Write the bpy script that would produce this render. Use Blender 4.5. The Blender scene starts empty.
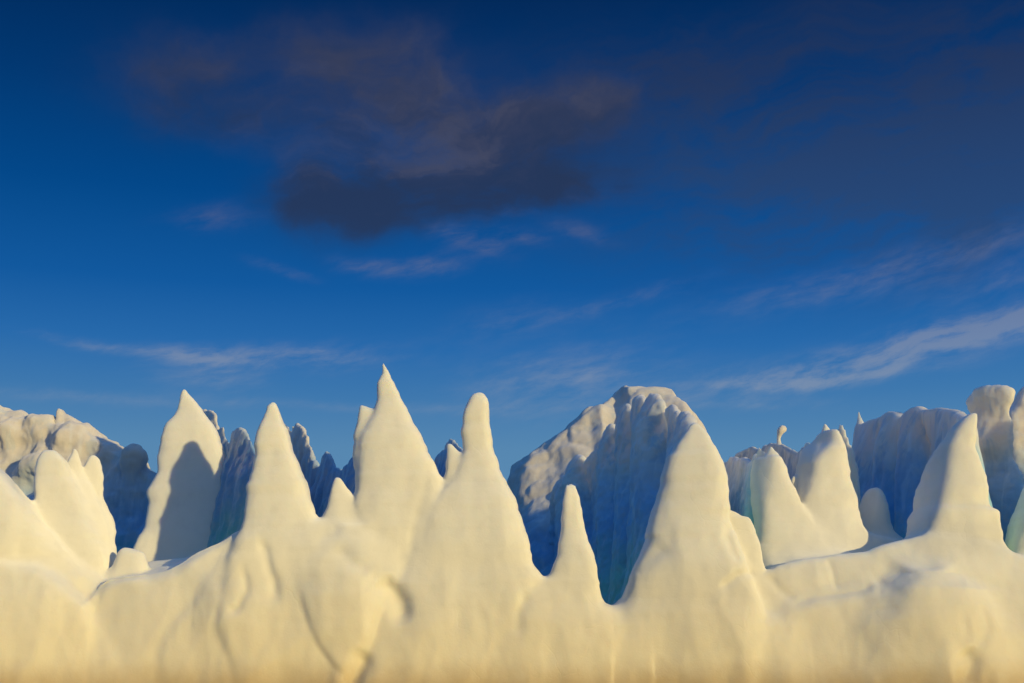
import bpy, math
import numpy as np

# ------------------------------------------------------------------ basics
scene = bpy.context.scene
COL = scene.collection
FPX, TH, ZC = 1422.0, math.radians(13.8), 1.2        # focal length in px, camera pitch, eye height
CT, ST = math.cos(TH), math.sin(TH)


def ray(px, py):
    u = (px - 512.0) / FPX
    v = (341.5 - py) / FPX
    return u, CT - v * ST, ST + v * CT


def P(px, py, Y):
    """World x and z of the picture point (px, py) at depth Y."""
    x, y, z = ray(px, py)
    return x / y * Y, ZC + z / y * Y


# ------------------------------------------------------------------ noise (gradient noise on points)
_rng = np.random.RandomState(7)
_perm = np.tile(_rng.permutation(256), 3).astype(np.int32)
_g = _rng.normal(size=(256, 3)).astype(np.float32)
_g /= np.linalg.norm(_g, axis=1)[:, None]


def perlin(p):
    p = p.astype(np.float32)
    i = np.floor(p).astype(np.int32)
    f = p - i
    w = f * f * f * (f * (f * 6 - 15) + 10)
    i &= 255
    out = 0
    for dx in (0, 1):
        wx = w[:, 0] if dx else 1 - w[:, 0]
        for dy in (0, 1):
            wy = w[:, 1] if dy else 1 - w[:, 1]
            for dz in (0, 1):
                wz = w[:, 2] if dz else 1 - w[:, 2]
                h = _perm[_perm[_perm[i[:, 0] + dx] + ((i[:, 1] + dy) & 255)] + ((i[:, 2] + dz) & 255)]
                g = _g[h]
                d = g[:, 0] * (f[:, 0] - dx) + g[:, 1] * (f[:, 1] - dy) + g[:, 2] * (f[:, 2] - dz)
                out = out + wx * wy * wz * d
    return out


def fbm(p, scale, octv=3, gain=0.5, off=0.0):
    s, a, tot = scale, 1.0, 0
    for k in range(octv):
        tot = tot + a * perlin(p * s + 17.3 * k + off)
        s *= 2.03
        a *= gain
    return tot


def smin(a, b, k):
    h = np.clip(0.5 + 0.5 * (b - a) / k, 0, 1)
    return b + (a - b) * h - k * h * (1 - h)


def smax(a, b, k):
    return -smin(-a, -b, k)


# ------------------------------------------------------------------ implicit ice bodies on a grid
class Grid:
    def __init__(self, x0, x1, y0, y1, z0, z1, d):
        self.d = np.array(d, np.float32)
        self.o = np.array([x0, y0, z0], np.float32)
        n = [int(math.ceil((b - a) / s)) + 1 for a, b, s in zip((x0, y0, z0), (x1, y1, z1), d)]
        self.n = n
        self.ax = [(self.o[i] + self.d[i] * np.arange(n[i])).astype(np.float32) for i in range(3)]
        self.F = np.full(n, 3.0, np.float32)
        self.ID = np.zeros(n, np.int8)

    def box(self, lo, hi):
        sl = []
        for i in range(3):
            a = int(np.searchsorted(self.ax[i], lo[i]))
            b = int(np.searchsorted(self.ax[i], hi[i]))
            sl.append(slice(max(0, a), max(0, min(self.n[i], b))))
        return tuple(sl)

    def coords(self, sl):
        return (self.ax[0][sl[0]][:, None, None], self.ax[1][sl[1]][None, :, None], self.ax[2][sl[2]][None, None, :])

    def add(self, sl, f, k, pid):
        if f.size == 0:
            return
        A = self.F[sl]
        f = np.broadcast_to(f, A.shape)
        I = self.ID[sl]
        I[f < A] = pid
        self.ID[sl] = I
        self.F[sl] = smin(A, f, k).astype(np.float32)

    # --- a spire lofted from the rows (py, xl, xr)
    def loft(self, rows, Y, pid=0, ratio=0.75, bmin=0.05, bmax=1.9, p=2.4, k=0.12, lean=0.0, yaw=0.0, zb=None, kmax=0.45, flat=1.0, prow=None, ps=1.1):
        zs, xl, xr = [], [], []
        for (py, a, b) in rows:
            x1, z = P(a, py, Y)
            x2, _ = P(b, py, Y)
            zs.append(z); xl.append(x1); xr.append(x2)
        o = np.argsort(zs)
        zs, xl, xr = np.array(zs)[o], np.array(xl)[o], np.array(xr)[o]
        zt = zs[-1]
        m = 0.45
        sl = self.box((xl.min() - m, Y - bmax - 1.2, -9), (xr.max() + m, Y + bmax + (3.0 if prow else 1.2), zt + m))
        X, Yg, Z = self.coords(sl)
        L = np.interp(Z, zs, xl).astype(np.float32)
        R = np.interp(Z, zs, xr).astype(np.float32)
        zz = Z.ravel().astype(np.float32)
        e = []
        for sd in (1.7, 8.9):
            pp = np.stack([zz * 2.6, np.full_like(zz, sd + Y * 3.1 + xl[0] * 1.7), np.full_like(zz, sd)], 1)
            e.append((0.055 * perlin(pp) + 0.03 * perlin(pp * 2.7) + 0.02 * perlin(pp * 6.3)) * np.clip((zt - zz) / 0.5, 0, 1))
        L = L + e[0][None, None, :]
        R = R + e[1][None, None, :]
        a = np.maximum((R - L) / 2, 0.012)
        c = (L + R) / 2
        b = bmax * flat * np.tanh((ratio * a + bmin) / (bmax * flat))
        dx = X - c
        dy = Yg - (Y - lean * (zt - Z)) - yaw * dx
        if prow:                                           # left of this edge the face turns away
            pz, pxs = [], []
            for (py, xt) in prow:
                x1, z1 = P(xt, py, Y)
                pz.append(z1); pxs.append(x1)
            o2 = np.argsort(pz)
            XT = np.interp(Z, np.array(pz)[o2], np.array(pxs)[o2]).astype(np.float32)
            q_ = XT - X
            dy = dy - ps * 0.5 * (q_ + np.sqrt(q_ * q_ + 0.012))
        u = np.abs(dx / a)
        v = np.abs(dy / b)
        r = (u ** p + v ** p) ** (1.0 / p)
        f = (r - 1) * np.minimum(a, b)
        f = np.maximum(f, Z - zt)
        if zb is not None:
            k = np.clip(k + (zb - Z) * 0.30, k, kmax)
        self.add(sl, f, k, pid)

    # --- a rounded lump
    def ball(self, px, py, rx, ry, Y, pid=0, k=0.06, depth=1.0):
        x, z = P(px, py, Y)
        a, c = rx / FPX * Y, ry / FPX * Y
        b = a * depth
        sl = self.box((x - a - .4, Y - b - .4, z - c - .4), (x + a + .4, Y + b + .4, z + c + .4))
        X, Yg, Z = self.coords(sl)
        r = np.sqrt(((X - x) / a) ** 2 + ((Yg - Y) / b) ** 2 + ((Z - z) / c) ** 2)
        self.add(sl, (r - 1) * min(a, b, c), k, pid)

    # --- a ridge under the outline (px, py) at depth Y, faces sloping out to front and back
    def ridge(self, pts, Y, pid=0, wf=0.15, wb=0.3, sf=0.35, sb=0.5, k=0.12, r=0.15, wmax=6.0, ztop_noise=0.0):
        q = [P(t[0], t[1], t[2] if len(t) > 2 else Y) for t in pts]
        xs = np.array([t[0] for t in q]); hs = np.array([t[1] for t in q])
        yc = np.array([t[2] if len(t) > 2 else Y for t in pts])
        sl = self.box((xs.min() - 0.1, yc.min() - wmax - 0.5, -9), (xs.max() + 0.1, yc.max() + wmax + 0.5, hs.max() + 0.5))
        X, Yg, Z = self.coords(sl)
        h = np.interp(X, xs, hs).astype(np.float32)
        Y = np.interp(X, xs, yc).astype(np.float32)
        dz = np.maximum(h - Z, 0)
        f1 = Z - h
        f2 = ((Y - Yg) - np.minimum(wf + sf * dz, wmax)) / math.sqrt(1 + sf * sf)
        f3 = ((Yg - Y) - np.minimum(wb + sb * dz, wmax)) / math.sqrt(1 + sb * sb)
        f = smax(smax(f2, f3, r), f1 * 0.8, r)
        f = smax(f, np.maximum(xs.min() - X, X - xs.max()), 0.05)
        self.add(sl, f, k, pid)

    # --- a curtain wall whose crest runs through (px, py, Y); faces fluted
    def curtain(self, pts, pid=0, w0=0.12, sl_left=0.12, sl_right=0.5, flute=0.2, lam=0.55, k=0.12, concave=0.0, r=0.12, seed=0.0, crest=0.15, bounds=None, slant=0.0):
        q = []
        for (a, b, Y) in pts:
            x, z = P(a, b, Y)
            q.append((x, Y, z))
        q = np.array(q)
        sl = self.box((q[:, 0].min() - 3.5, q[:, 1].min() - 1.5, -9), (q[:, 0].max() + 5, q[:, 1].max() + 2.0, q[:, 2].max() + 0.6))
        X, Yg, Z = self.coords(sl)
        X2, Y2 = X[:, :, 0], Yg[:, :, 0]
        X2, Y2 = np.broadcast_arrays(X2, Y2)
        best = np.full(X2.shape, 1e9); S = np.zeros(X2.shape); ZT = np.zeros(X2.shape); SG = np.zeros(X2.shape)
        s0 = 0.0
        for i in range(len(q) - 1):
            ax, ay, az = q[i]; bx, by, bz = q[i + 1]
            ex, ey = bx - ax, by - ay
            Ln = math.hypot(ex, ey)
            t = np.clip(((X2 - ax) * ex + (Y2 - ay) * ey) / (Ln * Ln), 0, 1)
            dx, dy = X2 - (ax + t * ex), Y2 - (ay + t * ey)
            d = np.hypot(dx, dy)
            mk = d < best
            best[mk] = d[mk]
            S[mk] = (s0 + t * Ln)[mk]
            ZT[mk] = (az + t * (bz - az))[mk]
            sg = ex * dy - ey * dx                      # > 0: left of the direction of travel
            SG[mk] = np.where(sg > 0, 1.0, -1.0)[mk]
            s0 += Ln
        st = np.arange(-4.0, s0 + 4.0, 0.02)
        def line(sc, a_, b_):
            return perlin(np.stack([st / sc, np.full(st.size, a_ + seed), np.full(st.size, b_)], 1))
        n1 = np.abs(line(lam, 3.7, 1.3)) * 1.6              # rounded columns with sharp grooves between
        if bounds:                                          # columns where the photograph shows their heads
            px_ = np.array([t[0] for t in pts], float)
            sq = np.concatenate([[0], np.cumsum(np.hypot(np.diff(q[:, 0]), np.diff(q[:, 1])))])
            o = np.argsort(px_)
            sb = np.sort(np.interp(bounds, px_[o], sq[o]))
            ci = np.clip(np.searchsorted(sb, st) - 1, 0, len(sb) - 2)
            tt = np.clip((st - sb[ci]) / (sb[ci + 1] - sb[ci]), 0, 1)
            n1 = np.sin(np.pi * tt ** 0.8) ** 0.75 * (0.75 + 0.35 * np.sin(ci * 2.4 + seed)) + 0.12 * n1
        n2 = line(lam * 2.6, 9.1, 5.3)
        n3 = np.abs(line(lam * 0.3, 2.2, 7.7))
        ZT = ZT + crest * (np.interp(S, st, n1) - 0.45)
        zt = ZT[:, :, None].astype(np.float32)
        dz = np.maximum(zt - Z, 0)
        fade = np.clip(dz / 0.9, 0.08, 1) * np.clip(1.4 - dz / 5.5, 0.12, 1)
        SE = S[:, :, None] + slant * dz
        fl = (flute * np.interp(SE, st, n1 - (0.42 if bounds else 0.0) + n2 * 0.8 + n3 * 0.35)).astype(np.float32) * fade
        D = (best * SG)[:, :, None].astype(np.float32)
        left = D - (w0 + sl_left * dz + concave * dz * dz + fl)
        right = -D - (w0 + sl_right * dz)
        f = smax(smax(left, right, r), (Z - zt) * 0.8, r)
        self.add(sl, f, k, pid)

    # --- surface nets
    def mesh(self):
        F = self.F
        F[:, :, 0] = 0.5; F[0] = np.maximum(F[0], .05); F[-1] = np.maximum(F[-1], .05)
        F[:, 0] = np.maximum(F[:, 0], .05); F[:, -1] = np.maximum(F[:, -1], .05); F[:, :, -1] = np.maximum(F[:, :, -1], .05)
        ins = (F < 0)
        c = np.zeros([m - 1 for m in F.shape], np.uint8)
        offs = [(i, j, k) for i in (0, 1) for j in (0, 1) for k in (0, 1)]
        nx, ny, nz = c.shape
        for (i, j, k) in offs:
            c += ins[i:i + nx, j:j + ny, k:k + nz]
        act = np.nonzero((c > 0) & (c < 8))
        idx = np.full(c.shape, -1, np.int32)
        n = len(act[0])
        idx[act] = np.arange(n, dtype=np.int32)
        A = np.stack(act, 1)
        val = {o: F[A[:, 0] + o[0], A[:, 1] + o[1], A[:, 2] + o[2]] for o in offs}
        acc = np.zeros((n, 3), np.float32); cnt = np.zeros(n, np.float32)
        for o in offs:
            for ax in range(3):
                if o[ax] == 0:
                    e = list(o); e[ax] = 1; e = tuple(e)
                    a, b = val[o], val[e]
                    m = (a < 0) != (b < 0)
                    t = np.where(m, a / np.where(m, a - b, 1), 0)
                    pt = np.tile(np.array(o, np.float32), (n, 1))
                    pt[:, ax] = t
                    acc[m] += pt[m]; cnt[m] += 1
        V = (A + acc / cnt[:, None]) * self.d + self.o
        quads = []
        for ax in range(3):
            s0 = [slice(1, -1)] * 3; s1 = [slice(1, -1)] * 3
            s0[ax] = slice(0, -1); s1[ax] = slice(1, None)
            a, b = ins[tuple(s0)], ins[tuple(s1)]
            e = np.nonzero(a != b)
            E = [e[0].copy(), e[1].copy(), e[2].copy()]
            u, v = (ax + 1) % 3, (ax + 2) % 3
            E[u] = E[u] + 1; E[v] = E[v] + 1           # the grid point at the lower end of the edge
            def cell(du, dv):
                q = [E[0].copy(), E[1].copy(), E[2].copy()]
                q[u] -= du; q[v] -= dv
                return idx[q[0], q[1], q[2]]
            q = np.stack([cell(1, 1), cell(0, 1), cell(0, 0), cell(1, 0)], 1)
            flip = ~a[e]
            q[flip] = q[flip][:, ::-1]
            quads.append(q)
        Q = np.concatenate(quads)
        Q = Q[(Q >= 0).all(1)]
        vid = self.ID[A[:, 0], A[:, 1], A[:, 2]]
        return V.astype(np.float32), Q, vid


def normals(V, Q):
    a, b, c, d = (V[Q[:, i]] for i in range(4))
    fn = np.cross(c - a, d - b)
    N = np.zeros_like(V)
    for i in range(4):
        for j in range(3):
            N[:, j] += np.bincount(Q[:, i], fn[:, j], minlength=len(V))
    return N / np.maximum(np.linalg.norm(N, axis=1), 1e-9)[:, None]


def relax(V, Q, it=1, w=0.5):
    for _ in range(it):
        S = np.zeros_like(V); C = np.zeros(len(V))
        for i in range(4):
            for nb in ((i + 1) % 4, (i + 3) % 4):
                C += np.bincount(Q[:, i], minlength=len(V))
                for j in range(3):
                    S[:, j] += np.bincount(Q[:, i], V[Q[:, nb], j], minlength=len(V))
        V = V + w * (S / np.maximum(C, 1)[:, None] - V)
    return V.astype(np.float32)


BODY = None


def part_mesh(name, V, Q, N, mat, parent=None):
    used = np.unique(Q)
    remap = np.full(len(V), -1, np.int64); remap[used] = np.arange(len(used))
    me = bpy.data.meshes.new(name)
    me.vertices.add(len(used)); me.vertices.foreach_set('co', V[used].ravel())
    q = remap[Q].astype(np.int32)
    me.loops.add(q.size); me.loops.foreach_set('vertex_index', q.ravel())
    me.polygons.add(len(q))
    me.polygons.foreach_set('loop_start', np.arange(0, q.size, 4, dtype=np.int32))
    me.update(calc_edges=True)
    me.validate()
    me.polygons.foreach_set('use_smooth', np.ones(len(me.polygons), bool))
    me.normals_split_custom_set_from_vertices([tuple(t) for t in N[used].tolist()])
    if BODY is not None:
        at = me.attributes.new('body', 'FLOAT', 'POINT')
        at.data.foreach_set('value', BODY[used])
    me.materials.append(mat)
    o = bpy.data.objects.new(name, me)
    COL.objects.link(o)
    if parent is not None:
        o.parent = parent
        o.matrix_parent_inverse.identity()
        o.location = (-parent.location[0], -parent.location[1], -parent.location[2])
    return o


def thing(name, label, cat, loc):
    o = bpy.data.objects.new(name, None)
    COL.objects.link(o)
    o.location = loc
    o.empty_display_size = 0.5
    o['label'] = label; o['category'] = cat
    return o


# ------------------------------------------------------------------ node helpers
class NT:
    def __init__(self, tree):
        self.t = tree; self.n = tree.nodes; self.l = tree.links

    def put(self, sock, v):
        if isinstance(v, bpy.types.NodeSocket):
            self.l.new(v, sock)
        elif v is not None:
            sock.default_value = v

    def m(self, op, a, b=None, c=None, clamp=False):
        nd = self.n.new('ShaderNodeMath'); nd.operation = op; nd.use_clamp = clamp
        self.put(nd.inputs[0], a)
        if b is not None: self.put(nd.inputs[1], b)
        if c is not None: self.put(nd.inputs[2], c)
        return nd.outputs[0]

    def mix(self, f, a, b, mode='MIX'):
        nd = self.n.new('ShaderNodeMix'); nd.data_type = 'RGBA'; nd.blend_type = mode; nd.clamp_factor = True
        self.put(nd.inputs[0], f)
        self.put(nd.inputs[6], a if isinstance(a, bpy.types.NodeSocket) else (*a, 1))
        self.put(nd.inputs[7], b if isinstance(b, bpy.types.NodeSocket) else (*b, 1))
        return nd.outputs[2]

    def ramp(self, f, stops, interp='LINEAR'):
        nd = self.n.new('ShaderNodeValToRGB')
        cr = nd.color_ramp; cr.interpolation = interp
        while len(cr.elements) < len(stops): cr.elements.new(0.5)
        for e, (p, c) in zip(cr.elements, stops):
            e.position = p
            e.color = (*c, 1) if hasattr(c, '__len__') else (c, c, c, 1)
        self.put(nd.inputs[0], f)
        return nd.outputs[0]

    def smooth(self, x, a, b):
        nd = self.n.new('ShaderNodeMapRange'); nd.interpolation_type = 'SMOOTHSTEP'
        self.put(nd.inputs[0], x); nd.inputs[1].default_value = a; nd.inputs[2].default_value = b
        return nd.outputs[0]

    def noise(self, vec, scale, detail=4, rough=0.5, dist=0.0):
        nd = self.n.new('ShaderNodeTexNoise')
        self.put(nd.inputs['Vector'], vec)
        nd.inputs['Scale'].default_value = scale; nd.inputs['Detail'].default_value = detail
        nd.inputs['Roughness'].default_value = rough; nd.inputs['Distortion'].default_value = dist
        return nd.outputs[0]

    def comb(self, x, y, z):
        nd = self.n.new('ShaderNodeCombineXYZ')
        for i, v in enumerate((x, y, z)): self.put(nd.inputs[i], v)
        return nd.outputs[0]

    def sep(self, v):
        nd = self.n.new('ShaderNodeSeparateXYZ'); self.l.new(v, nd.inputs[0])
        return nd.outputs


# ------------------------------------------------------------------ materials
def ice_material(name, snow, deep, z_deep, z_snow, mid=None, foot_tint=0.0, bump=0.35, gloss=0.42, streak=0.0, seam=False, sss=0.0, radius=(0.1, 0.4, 0.45), radius_top=(0.3, 0.3, 0.28)):
    mt = bpy.data.materials.new(name); mt.use_nodes = True
    t = NT(mt.node_tree)
    bs = mt.node_tree.nodes['Principled BSDF']
    geo = t.n.new('ShaderNodeNewGeometry')
    pos = geo.outputs['Position']
    x, y, z = t.sep(pos)
    n1 = t.noise(pos, 0.55, 4, 0.55)
    n2 = t.noise(pos, 3.1, 5, 0.6)
    n3 = t.noise(pos, 17.0, 3, 0.6)
    # dense ice with painted through-glow low down, weathered white ice high up, border uneven
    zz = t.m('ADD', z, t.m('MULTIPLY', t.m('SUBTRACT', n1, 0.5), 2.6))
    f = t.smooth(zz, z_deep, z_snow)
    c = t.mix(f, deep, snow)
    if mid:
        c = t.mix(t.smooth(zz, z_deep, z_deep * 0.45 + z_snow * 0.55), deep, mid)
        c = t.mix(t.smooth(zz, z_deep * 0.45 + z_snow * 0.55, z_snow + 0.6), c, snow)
    c = t.mix(t.m('MULTIPLY', t.smooth(n2, 0.45, 0.75), 0.35), c, tuple(v * 0.86 for v in snow))
    c = t.mix(t.m('MULTIPLY', t.smooth(n3, 0.55, 0.8), 0.2), c, (0.9, 0.88, 0.84))
    if streak:
        sv = t.comb(t.m('MULTIPLY', x, 3.2), t.m('MULTIPLY', y, 3.2), t.m('MULTIPLY', z, 0.5))
        st = t.smooth(t.noise(sv, 1.0, 5, 0.6, 0.6), 0.5, 0.72)
        c = t.mix(t.m('MULTIPLY', st, streak), c, (0.86, 0.90, 0.92))
        sv2 = t.comb(t.m('ADD', t.m('MULTIPLY', x, 1.9), t.m('MULTIPLY', z, 0.5)), t.m('ADD', t.m('MULTIPLY', y, 1.9), t.m('MULTIPLY', z, 0.55)), t.m('MULTIPLY', z, 0.22))
        st2 = t.smooth(t.noise(sv2, 1.0, 4, 0.6, 0.4), 0.52, 0.66)
        c = t.mix(t.m('MULTIPLY', st2, streak * 0.8), c, (0.28, 0.46, 0.62))
    if foot_tint:
        # warm glow off the water and dark lower edge, painted into the colour
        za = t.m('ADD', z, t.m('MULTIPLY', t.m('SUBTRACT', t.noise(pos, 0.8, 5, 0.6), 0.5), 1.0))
        c = t.mix(t.m('MULTIPLY', t.m('SUBTRACT', 1, t.smooth(za, 1.2, 4.6)), foot_tint), c, (0.80, 0.66, 0.38))
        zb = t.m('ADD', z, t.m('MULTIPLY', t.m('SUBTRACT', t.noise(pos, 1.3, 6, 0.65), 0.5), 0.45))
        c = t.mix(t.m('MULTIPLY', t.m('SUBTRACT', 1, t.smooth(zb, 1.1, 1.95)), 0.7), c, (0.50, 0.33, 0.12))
    t.l.new(c, bs.inputs['Base Color'])
    bs.inputs['Roughness'].default_value = gloss
    bs.inputs['Diffuse Roughness'].default_value = 1.0
    bs.inputs['IOR'].default_value = 1.31
    if sss:
        bs.subsurface_method = 'RANDOM_WALK'
        bs.inputs['Subsurface Weight'].default_value = sss
        if seam:
            at = t.n.new('ShaderNodeAttribute'); at.attribute_name = 'body'
            t.l.new(t.m('MULTIPLY', at.outputs['Fac'], sss), bs.inputs['Subsurface Weight'])
        rc = t.mix(f, radius, radius_top)
        t.l.new(rc, bs.inputs['Subsurface Radius'])
        bs.inputs['Subsurface Scale'].default_value = 1.0
    bs.inputs['Specular IOR Level'].default_value = 0.35
    # pitted, slightly cracked melt surface
    b1 = t.noise(pos, 2.2, 6, 0.6)
    b2 = t.noise(pos, 22.0, 4, 0.65)
    vo = t.n.new('ShaderNodeTexVoronoi'); vo.feature = 'DISTANCE_TO_EDGE'
    wv = t.n.new('ShaderNodeVectorMath'); wv.operation = 'ADD'
    nz = t.n.new('ShaderNodeTexNoise'); nz.inputs['Scale'].default_value = 1.1; nz.inputs['Detail'].default_value = 3
    t.l.new(pos, nz.inputs['Vector'])
    t.l.new(pos, wv.inputs[0]); t.l.new(nz.outputs[1], wv.inputs[1])
    t.l.new(wv.outputs[0], vo.inputs['Vector']); vo.inputs['Scale'].default_value = 0.75
    crack = t.m('MULTIPLY', t.m('SUBTRACT', 1, t.smooth(vo.outputs[0], 0.0, 0.02)), t.smooth(n1, 0.5, 0.62))
    hgt = t.m('ADD', t.m('MULTIPLY', b1, 0.045), t.m('MULTIPLY', b2, 0.018))
    hgt = t.m('SUBTRACT', hgt, t.m('MULTIPLY', crack, 0.009))
    bp = t.n.new('ShaderNodeBump'); bp.inputs['Strength'].default_value = bump; bp.inputs['Distance'].default_value = 1.0
    t.l.new(hgt, bp.inputs['Height']); t.l.new(bp.outputs[0], bs.inputs['Normal'])
    return mt


M_FRONT = ice_material('sunlit_glacier_ice', bump=0.22, snow=(0.86, 0.83, 0.75), deep=(0.85, 0.80, 0.66), z_deep=1.0, z_snow=5.0, foot_tint=0.42, seam=True, sss=0.65, radius=(0.16, 0.13, 0.10), radius_top=(0.16, 0.13, 0.10))
M_FLANK = ice_material('fluted_blue_ice', (0.86, 0.77, 0.66), (0.36, 0.70, 0.54), 4.0, 7.2, mid=(0.32, 0.57, 0.78), streak=0.5, gloss=0.35, sss=0.7, radius=(0.12, 0.50, 0.42), radius_top=(0.50, 0.46, 0.42))  # shade blue, transmitted teal and warm lit crest painted in by height
M_DARK = ice_material('shaded_blue_ice', (0.80, 0.73, 0.64), (0.18, 0.52, 0.46), 4.0, 7.8, mid=(0.24, 0.42, 0.62), streak=0.35, gloss=0.3, sss=0.35, radius=(0.06, 0.25, 0.30), radius_top=(0.2, 0.2, 0.2))  # darker copy of the flank ice, with shade and lit tips painted in
M_BACK = ice_material('dimmed_back_ice', (0.74, 0.68, 0.61), (0.16, 0.52, 0.48), 4.2, 6.9, mid=(0.30, 0.52, 0.74), streak=0.3, bump=0.5, sss=0.4, radius=(0.08, 0.22, 0.24), radius_top=(0.22, 0.20, 0.18))  # upper colour lowered to paint in the weaker sun on this ice


def displace(V, Q, big=0.07, mid=0.025, sc=0.7, off=0.0, billow=0.0, bsc=1.0):
    N = normals(V, Q)
    d = big * fbm(V, sc, 2, 0.5, off) * 1.6 + mid * fbm(V, sc * 4.2, 2, 0.5, off + 5) * 1.6
    if billow:
        d = d + billow * (np.abs(fbm(V, bsc, 2, 0.5, off + 31)) * 2.0 - 0.4)
    V = (V + N * d[:, None]).astype(np.float32)
    return V, normals(V, Q)


# ------------------------------------------------------------------ 1. the sunlit iceberg in front
G = Grid(-15.2, 18.6, 27.6, 37.2, -0.5, 8.9, (0.045, 0.06, 0.042))
SP = []                # (name, label, base row py, Y)


def spire(rows, Y, label, base, **kw):
    SP.append((label, P(0, base, Y)[1]))
    kw.setdefault('zb', P(0, base, Y)[1] + 0.35)
    kw['flat'] = 0.55
    kw['p'] = max(kw.get('p', 0), 3.6)
    G.loft(rows, Y, len(SP), **kw)
    return len(SP)


# lower wall: a body under everything, and the lobes that bulge towards the water
G.ridge([(-190, 560), (-60, 535), (20, 526), (34, 520), (60, 535), (100, 580), (140, 600), (220, 590), (262, 560), (300, 550), (321, 537), (338, 515), (356, 504), (400, 488), (442, 481), (470, 486), (500, 524), (545, 588), (560, 590), (590, 606), (608, 622), (625, 612), (660, 580), (740, 590), (760, 600), (860, 604), (1009, 590), (1300, 580)],
        32.25, 0, wf=1.0, wb=1.2, sf=0.16, sb=0.4, k=0.22, r=0.45, wmax=4.5)
G.ridge([(745, 690), (754, 556), (775, 530), (801, 507), (825, 515), (858, 532), (864, 535), (890, 541), (915, 545), (940, 600)], 33.4, 0, wf=0.55, wb=0.9, sf=0.12, sb=0.3, k=0.12, r=0.2, wmax=2.5)
G.ridge([(-190, 575), (-60, 556), (0, 558), (25, 564), (40, 567), (56, 577), (70, 589), (85, 602), (100, 630), (130, 690)],
        31.2, 0, wf=0.30, wb=1.2, sf=0.16, sb=0.3, k=0.14, r=0.16, wmax=3)
G.ridge([(60, 690), (84, 625), (93, 600), (100, 587), (108, 580), (124, 576), (150, 578), (172, 573), (185, 564), (200, 553), (216, 545), (236, 533), (262, 528), (280, 560), (320, 640)],
        31.4, 0, wf=0.30, wb=0.9, sf=0.16, sb=0.3, k=0.24, r=0.16, wmax=3)
G.ridge([(96, 620), (118, 578), (146, 564), (190, 556), (215, 546), (240, 531), (258, 522), (275, 560)], 33.4, 0, wf=0.3, wb=0.8, sf=3.2, sb=0.3, k=0.15, r=0.12, wmax=2.2)
G.loft([(549, 124, 132), (553, 120, 144), (565, 115, 147), (580, 106, 150), (620, 100, 160)], 32.0, 0, p=3.2, k=0.08)
G.ridge([(600, 690), (680, 650), (740, 612), (758, 588), (768, 574), (776, 567), (800, 560), (816, 559), (840, 554), (866, 551), (882, 546), (900, 541), (925, 536), (960, 540), (1010, 555), (1300, 560)],
        31.6, 0, wf=0.30, wb=0.8, sf=0.34, sb=0.3, k=0.16, r=0.14, wmax=3)
G.ridge([(730, 690), (770, 630), (790, 606), (815, 600), (830, 597), (866, 590), (874, 589), (884, 602), (905, 640), (930, 690)],
        31.0, 0, wf=0.16, wb=0.8, sf=0.26, sb=0.3, k=0.3, r=0.28, wmax=3)
G.loft([(575, 915, 940), (590, 895, 975), (615, 880, 992), (650, 872, 1004), (690, 862, 1016)], 30.95, 0, ratio=0.6, bmax=1.1, k=0.5)

spire([(430, -52, -40), (450, -72, -18), (468, -88, 0), (480, -95, 12), (495, -102, 25), (508, -108, 34), (530, -112, 46), (560, -118, 60), (620, -130, 80)],
      31.6, 'broad ice slope at the left edge of the wall, falling to the first dark notch', 556, ratio=0.55, k=0.08)
spire([(450.5, 44, 55), (456, 40, 61), (462, 37.5, 66), (475, 36, 72), (490, 35, 78), (505, 34, 86), (520, 29, 92), (540, 20, 98), (560, 8, 103), (580, -4, 110), (620, -20, 125)],
      32.2, 'blunt round-topped ice spire at the far left, beside two small horns', 560, ratio=0.6, p=2.7, k=0.06)
spire([(449.5, 74.4, 75.8), (456, 71.5, 78), (463, 68, 80), (470, 63, 82), (490, 58, 92), (520, 56, 104), (560, 60, 106), (600, 60, 108)],
      32.7, 'small pointed ice horn between the blunt left spire and the rounded horn', 480, ratio=0.6, k=0.05)
spire([(456, 91, 95), (460, 88.5, 98.3), (468, 85, 100.5), (480, 82, 101.5), (495, 80, 102), (508, 78, 106.5), (520, 77, 114), (530, 76, 116), (545, 76, 113.5), (560, 78, 110.5), (575, 82, 107), (600, 86, 105)],
      32.9, 'small rounded ice horn bordering the dark blue gap on the left', 545, ratio=0.6, p=2.6, k=0.06)
F2 = spire([(389, 183.6, 185.4), (394, 181, 188.5), (400, 180, 194.5), (410, 178, 203), (416, 174, 207), (424, 166.5, 212), (432, 163.5, 217), (445, 160, 222), (460, 156.5, 228),
       (472, 157, 233), (480, 152.5, 237), (492, 146.5, 241), (498, 147.5, 243), (504, 149, 244), (520, 146, 248), (528, 145, 250), (540, 137, 254), (560, 130, 262), (590, 120, 270)],
      34.8, 'broad pointed ice spire whose face carries a tall grey shadow', 552, ratio=0.42, p=2.8, k=0.07, bmax=1.1)
spire([(402, 273, 275), (404.5, 269.5, 277), (407, 267, 278), (412, 266.2, 280), (420, 262.5, 283.2), (432, 257.5, 288.3), (446, 255, 292), (452, 255.5, 293.3), (460, 254.5, 298), (468, 253.5, 301.5),
       (476, 251.5, 304), (486, 247, 307.3), (500, 245.5, 310.7), (512, 243.3, 314.2), (522, 242, 318.3), (530, 241, 322), (545, 233, 328), (560, 226, 334), (600, 222, 338), (630, 218, 340), (655, 225, 344), (690, 238, 350)],
      31.4, 'tall tapering ice spire with a blunt tip, right of the shadowed spire', 560, ratio=0.75, p=2.3, k=0.07, bmax=1.7)
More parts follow.
